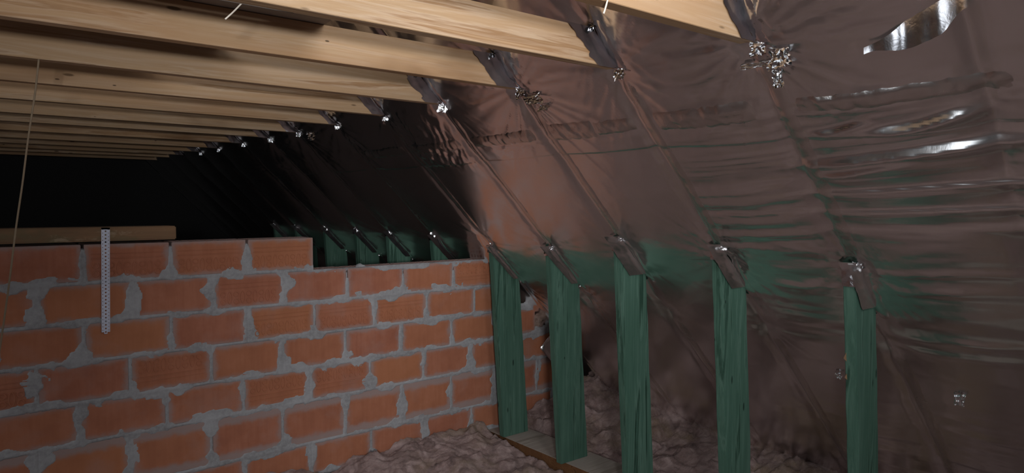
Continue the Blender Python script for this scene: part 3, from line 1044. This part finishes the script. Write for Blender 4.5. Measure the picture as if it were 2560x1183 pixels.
    # tape wrapped over the narrow side of the head
    ln = {0: 0.075, 1: 0.055, 2: 0.060, 3: 0.045, 4: 0.03}.get(i, 0.03)
    n, m = 12, 7
    t = np.linspace(0, 1, n); ee = np.linspace(0, 1, m)
    T, E = np.meshgrid(t, ee, indexing='ij')
    Z = za - 0.002 - ln * T
    Yv = yr - 0.002 + 0.041 * E - 0.008 * sstep(0.3, 0.0, T) * (1 - 2 * E)
    X = xc(Z) - 0.002 - 0.004 * ridge(Yv * 60, Z * 60, 2, 650 + i) - 0.006 * sstep(0.35, 0.0, T)
    child(link('foil_tape', grid_mesh('foil_tape', np.stack([X, Yv, H0 + Z], -1), True), M_CRUMPLE, e))
    child(crumple('crumpled_tape', (xc(za) + 0.004, yr - 0.006, H0 + za - 0.004), *(((0, 1, 0), (0.1, 0, -1)) if i < 4 else ((0.9, -0.42, 0), (0, 0.1, -1))), 0.020, 0.022, 0.016, e, 670 + i))
    child(crumple('crumpled_tape', (xc(zb) + w + 0.008, yr - 0.012, H0 + zb + 0.002), *(((0, 1, 0.1), (0.1, 0, -1)) if i < 3 else ((0.9, -0.42, 0), (0, 0.1, -1))), 0.020, 0.020, 0.018, e, 690 + i))

plate = bpy.data.objects.new('floor_plate', None)
COL.objects.link(plate)
plate.location = (2.28, 1.8, H0 + ZPLATE - 0.045)
tag(plate, 'dusty grey floor plate with a brown front edge under the green posts', 'floor plate')
bm = box_bm(-0.10, 0.095, -1.7, YW - 1.8 - 0.003, 0.043, 0.045, 0.0006)
link('plate_top', bm_mesh('plate_top', bm), M_PLATE, plate, (0.09, 0, 0))
bm = box_bm(-0.0985, 0.0935, -1.7, YW - 1.8 - 0.003, -0.045, 0.0429, 0.002)
link('plate_body', bm_mesh('plate_body', bm), M_PLATE_EDGE, plate, (0.09, 0, 0))

# ------------------------------------------------------------------ glass wool on the floor
xs = np.concatenate([np.arange(-3.0, 0.5, 0.05), np.arange(0.5, 3.40, 0.0085)])
yv = np.concatenate([np.arange(-2.6, 1.0, 0.05), np.arange(1.0, YW - 0.004, 0.0085)])
X, Y = np.meshgrid(xs, yv, indexing='ij')
wx = X + 0.16 * (fbm(X * 4, Y * 4, 3, 700) - 0.5); wy = Y + 0.16 * (fbm(X * 4, Y * 4, 3, 701) - 0.5)
lump = ridge(wx * 3.1, wy * 3.1, 5, 702) * 0.075 + (fbm(wx * 9, wy * 9, 4, 703) - 0.5) * 0.06 + (ridge(wx * 8 + 0.6 * np.sin(wy * 9), wy * 17 + 0.8 * np.sin(wx * 7), 3, 704) ** 2 - 0.35) * 0.030 + (ridge(wx * 22, wy * 60, 2, 705) - 0.5) * 0.006
Zi = -1.318 + lump
Zi += 0.060 * sstep(0.55, 0.0, YW - Y) + 0.03 * sstep(1.3, 2.1, X) * sstep(0.4, 0.0, YW - Y)
Zi += 0.11 * sstep(2.55, 3.25, X) * sstep(1.9, 2.8, Y) + 0.03 * sstep(2.5, 3.3, X)
near_plate = sstep(0.05, 0.0, np.maximum(2.275 - X, X - 2.475))
Zi = Zi * (1 - near_plate) + np.clip(Zi, -1.29, -1.262) * near_plate
Zi = np.where((X > 2.262) & (X < 2.482), np.minimum(Zi, -1.33), Zi)
Zi -= 0.012 * sstep(2.0, 2.25, X) * sstep(2.5, 2.3, X) * sstep(2.95, 2.6, Y)
Zi = np.minimum(Zi, K - X + 0.035)
ins = link('insulation', grid_mesh('insulation', np.stack([X, Y, H0 + Zi], -1), True), M_INSUL)
tag(ins, 'pinkish brown glass wool spread over the attic floor around the posts', 'insulation', None, 'stuff')
xs = np.arange(-3.0, 3.36, 0.05); yv = np.arange(YW + WT + 0.01, YGABLE - 0.01, 0.05)
X, Y = np.meshgrid(xs, yv, indexing='ij')
Zi = np.minimum(-1.33 + ridge(X * 3, Y * 3, 3, 720) * 0.08, K - X - 0.02)
ins2 = link('insulation', grid_mesh('insulation', np.stack([X, Y, H0 + Zi], -1), True), M_INSUL)
tag(ins2, 'dark glass wool on the floor beyond the brick wall, hidden behind it', 'insulation', None, 'stuff')
# wool stuffed in the gap between the brick end and the foil
bm = bmesh.new(); bmesh.ops.create_icosphere(bm, subdivisions=5, radius=1)
for v in bm.verts:
    a = 1 + 0.5 * (float(ridge(np.array(v.co.x * 3 + 5), np.array(v.co.z * 3 + v.co.y * 2), 4, 9)) - 0.5)
    v.co = Vector((2.665 + v.co.x * 0.055 * a, YW + 0.06 + v.co.y * 0.05 * a, H0 - 0.70 + v.co.z * 0.075 * a))
o = tag(link('insulation', bm_mesh('insulation', bm, True), M_INSUL), 'small wad of glass wool in the gap at the brick wall end beside the foil', 'insulation', None, 'stuff')

# ------------------------------------------------------------------ board on the joists, strings
bm = bmesh.new()
o_ = [(-1.9, 1.45), (0.83, 1.45), (0.83, 1.72), (0.845, 1.87), (0.70, 2.353), (0.58, 2.75), (-1.9, 2.75)]
bo = [bm.verts.new((x, y, H0 + ZJT + 0.001)) for x, y in o_]
hx = [(-1.2, 1.815), (0.735, 1.815), (0.69, 1.765), (-1.2, 1.765)]
hv = [bm.verts.new((x, y, H0 + ZJT + 0.001)) for x, y in hx]
for f in ((bo[0], bo[1], bo[2], hv[2], hv[3]), (bo[2], bo[3], hv[1], hv[2]), (bo[3], bo[4], bo[5], bo[6], hv[0], hv[1]), (bo[6], bo[0], hv[3], hv[0])):
    bm.faces.new(f)
bmesh.ops.triangulate(bm, faces=bm.faces[:])
bmesh.ops.solidify(bm, geom=bm.faces[:], thickness=-0.012)
brd = link('ceiling_board', bm_mesh('ceiling_board', bm), M_BOARD)
tag(brd, 'flat grey board with a dark slot lying on top of the ceiling joists', 'board')


def tube(name, pts, r, mat, flat=1.0, n=8, sub=6):
    P = [Vector(p) for p in pts]
    Q = []
    for a in range(len(P) - 1):
        p0, p1, p2, p3 = P[max(a - 1, 0)], P[a], P[a + 1], P[min(a + 2, len(P) - 1)]
        for k in range(sub):
            t = k / sub
            Q.append(0.5 * ((2 * p1) + (p2 - p0) * t + (2 * p0 - 5 * p1 + 4 * p2 - p3) * t * t + (3 * p1 - p0 - 3 * p2 + p3) * t ** 3))
    Q.append(P[-1])
    bm = bmesh.new(); rings = []
    for i, q in enumerate(Q):
        d = (Q[min(i + 1, len(Q) - 1)] - Q[max(i - 1, 0)]).normalized()
        u = d.cross(Vector((0.3, 0.9, 0.1))).normalized(); v = d.cross(u)
        rings.append([bm.verts.new(q + u * (r * math.cos(2 * math.pi * k / n)) + v * (r * flat * math.sin(2 * math.pi * k / n))) for k in range(n)])
    for a, b in zip(rings, rings[1:]):
        for k in range(n):
            bm.faces.new((a[k], a[(k + 1) % n], b[(k + 1) % n], b[k]))
    bm.faces.new(rings[0][::-1]); bm.faces.new(rings[-1])
    return link(name, bm_mesh(name, bm, True), mat)


def at(u, v, y):
    """the point at depth plane y that lies on the line of sight of pixel (u, v) of the measured photograph"""
    d = r2 * ((u - 1280) / 1728.4) + d2 * ((v - 591.5) / 1728.4) + fw
    d = d * (y / d.y)
    return Vector((d.x, d.y, d.z + H0))


s1 = tube('string', [at(640, -28, 1.418), at(610, 2, 1.45), at(585, 28, 1.47), at(563, 48, 1.47)], 0.0017, M_STRING)
tag(s1, 'short stiff white string hanging under a ceiling joist, free end in the air', 'string')
s2 = tube('string', [at(97, 148, 2.36), at(88, 230, 2.39), at(70, 350, 2.42), at(56, 460, 2.43), at(40, 570, 2.44), at(24, 700, 2.45), at(6, 830, 2.46), at(-14, 960, 2.46)], 0.0026, M_TWINE, 0.4)
tag(s2, 'long thin pale string hanging from a joist in front of the brick wall', 'string')
s3 = tube('string', [at(1524, -20, 0.955), at(1519, 0, 0.95), at(1513, 22, 0.945), at(1509, 34, 0.945)], 0.0020, M_STRING, 0.5)
tag(s3, 'white scrap of string on the nearest ceiling joist at the top edge', 'string')
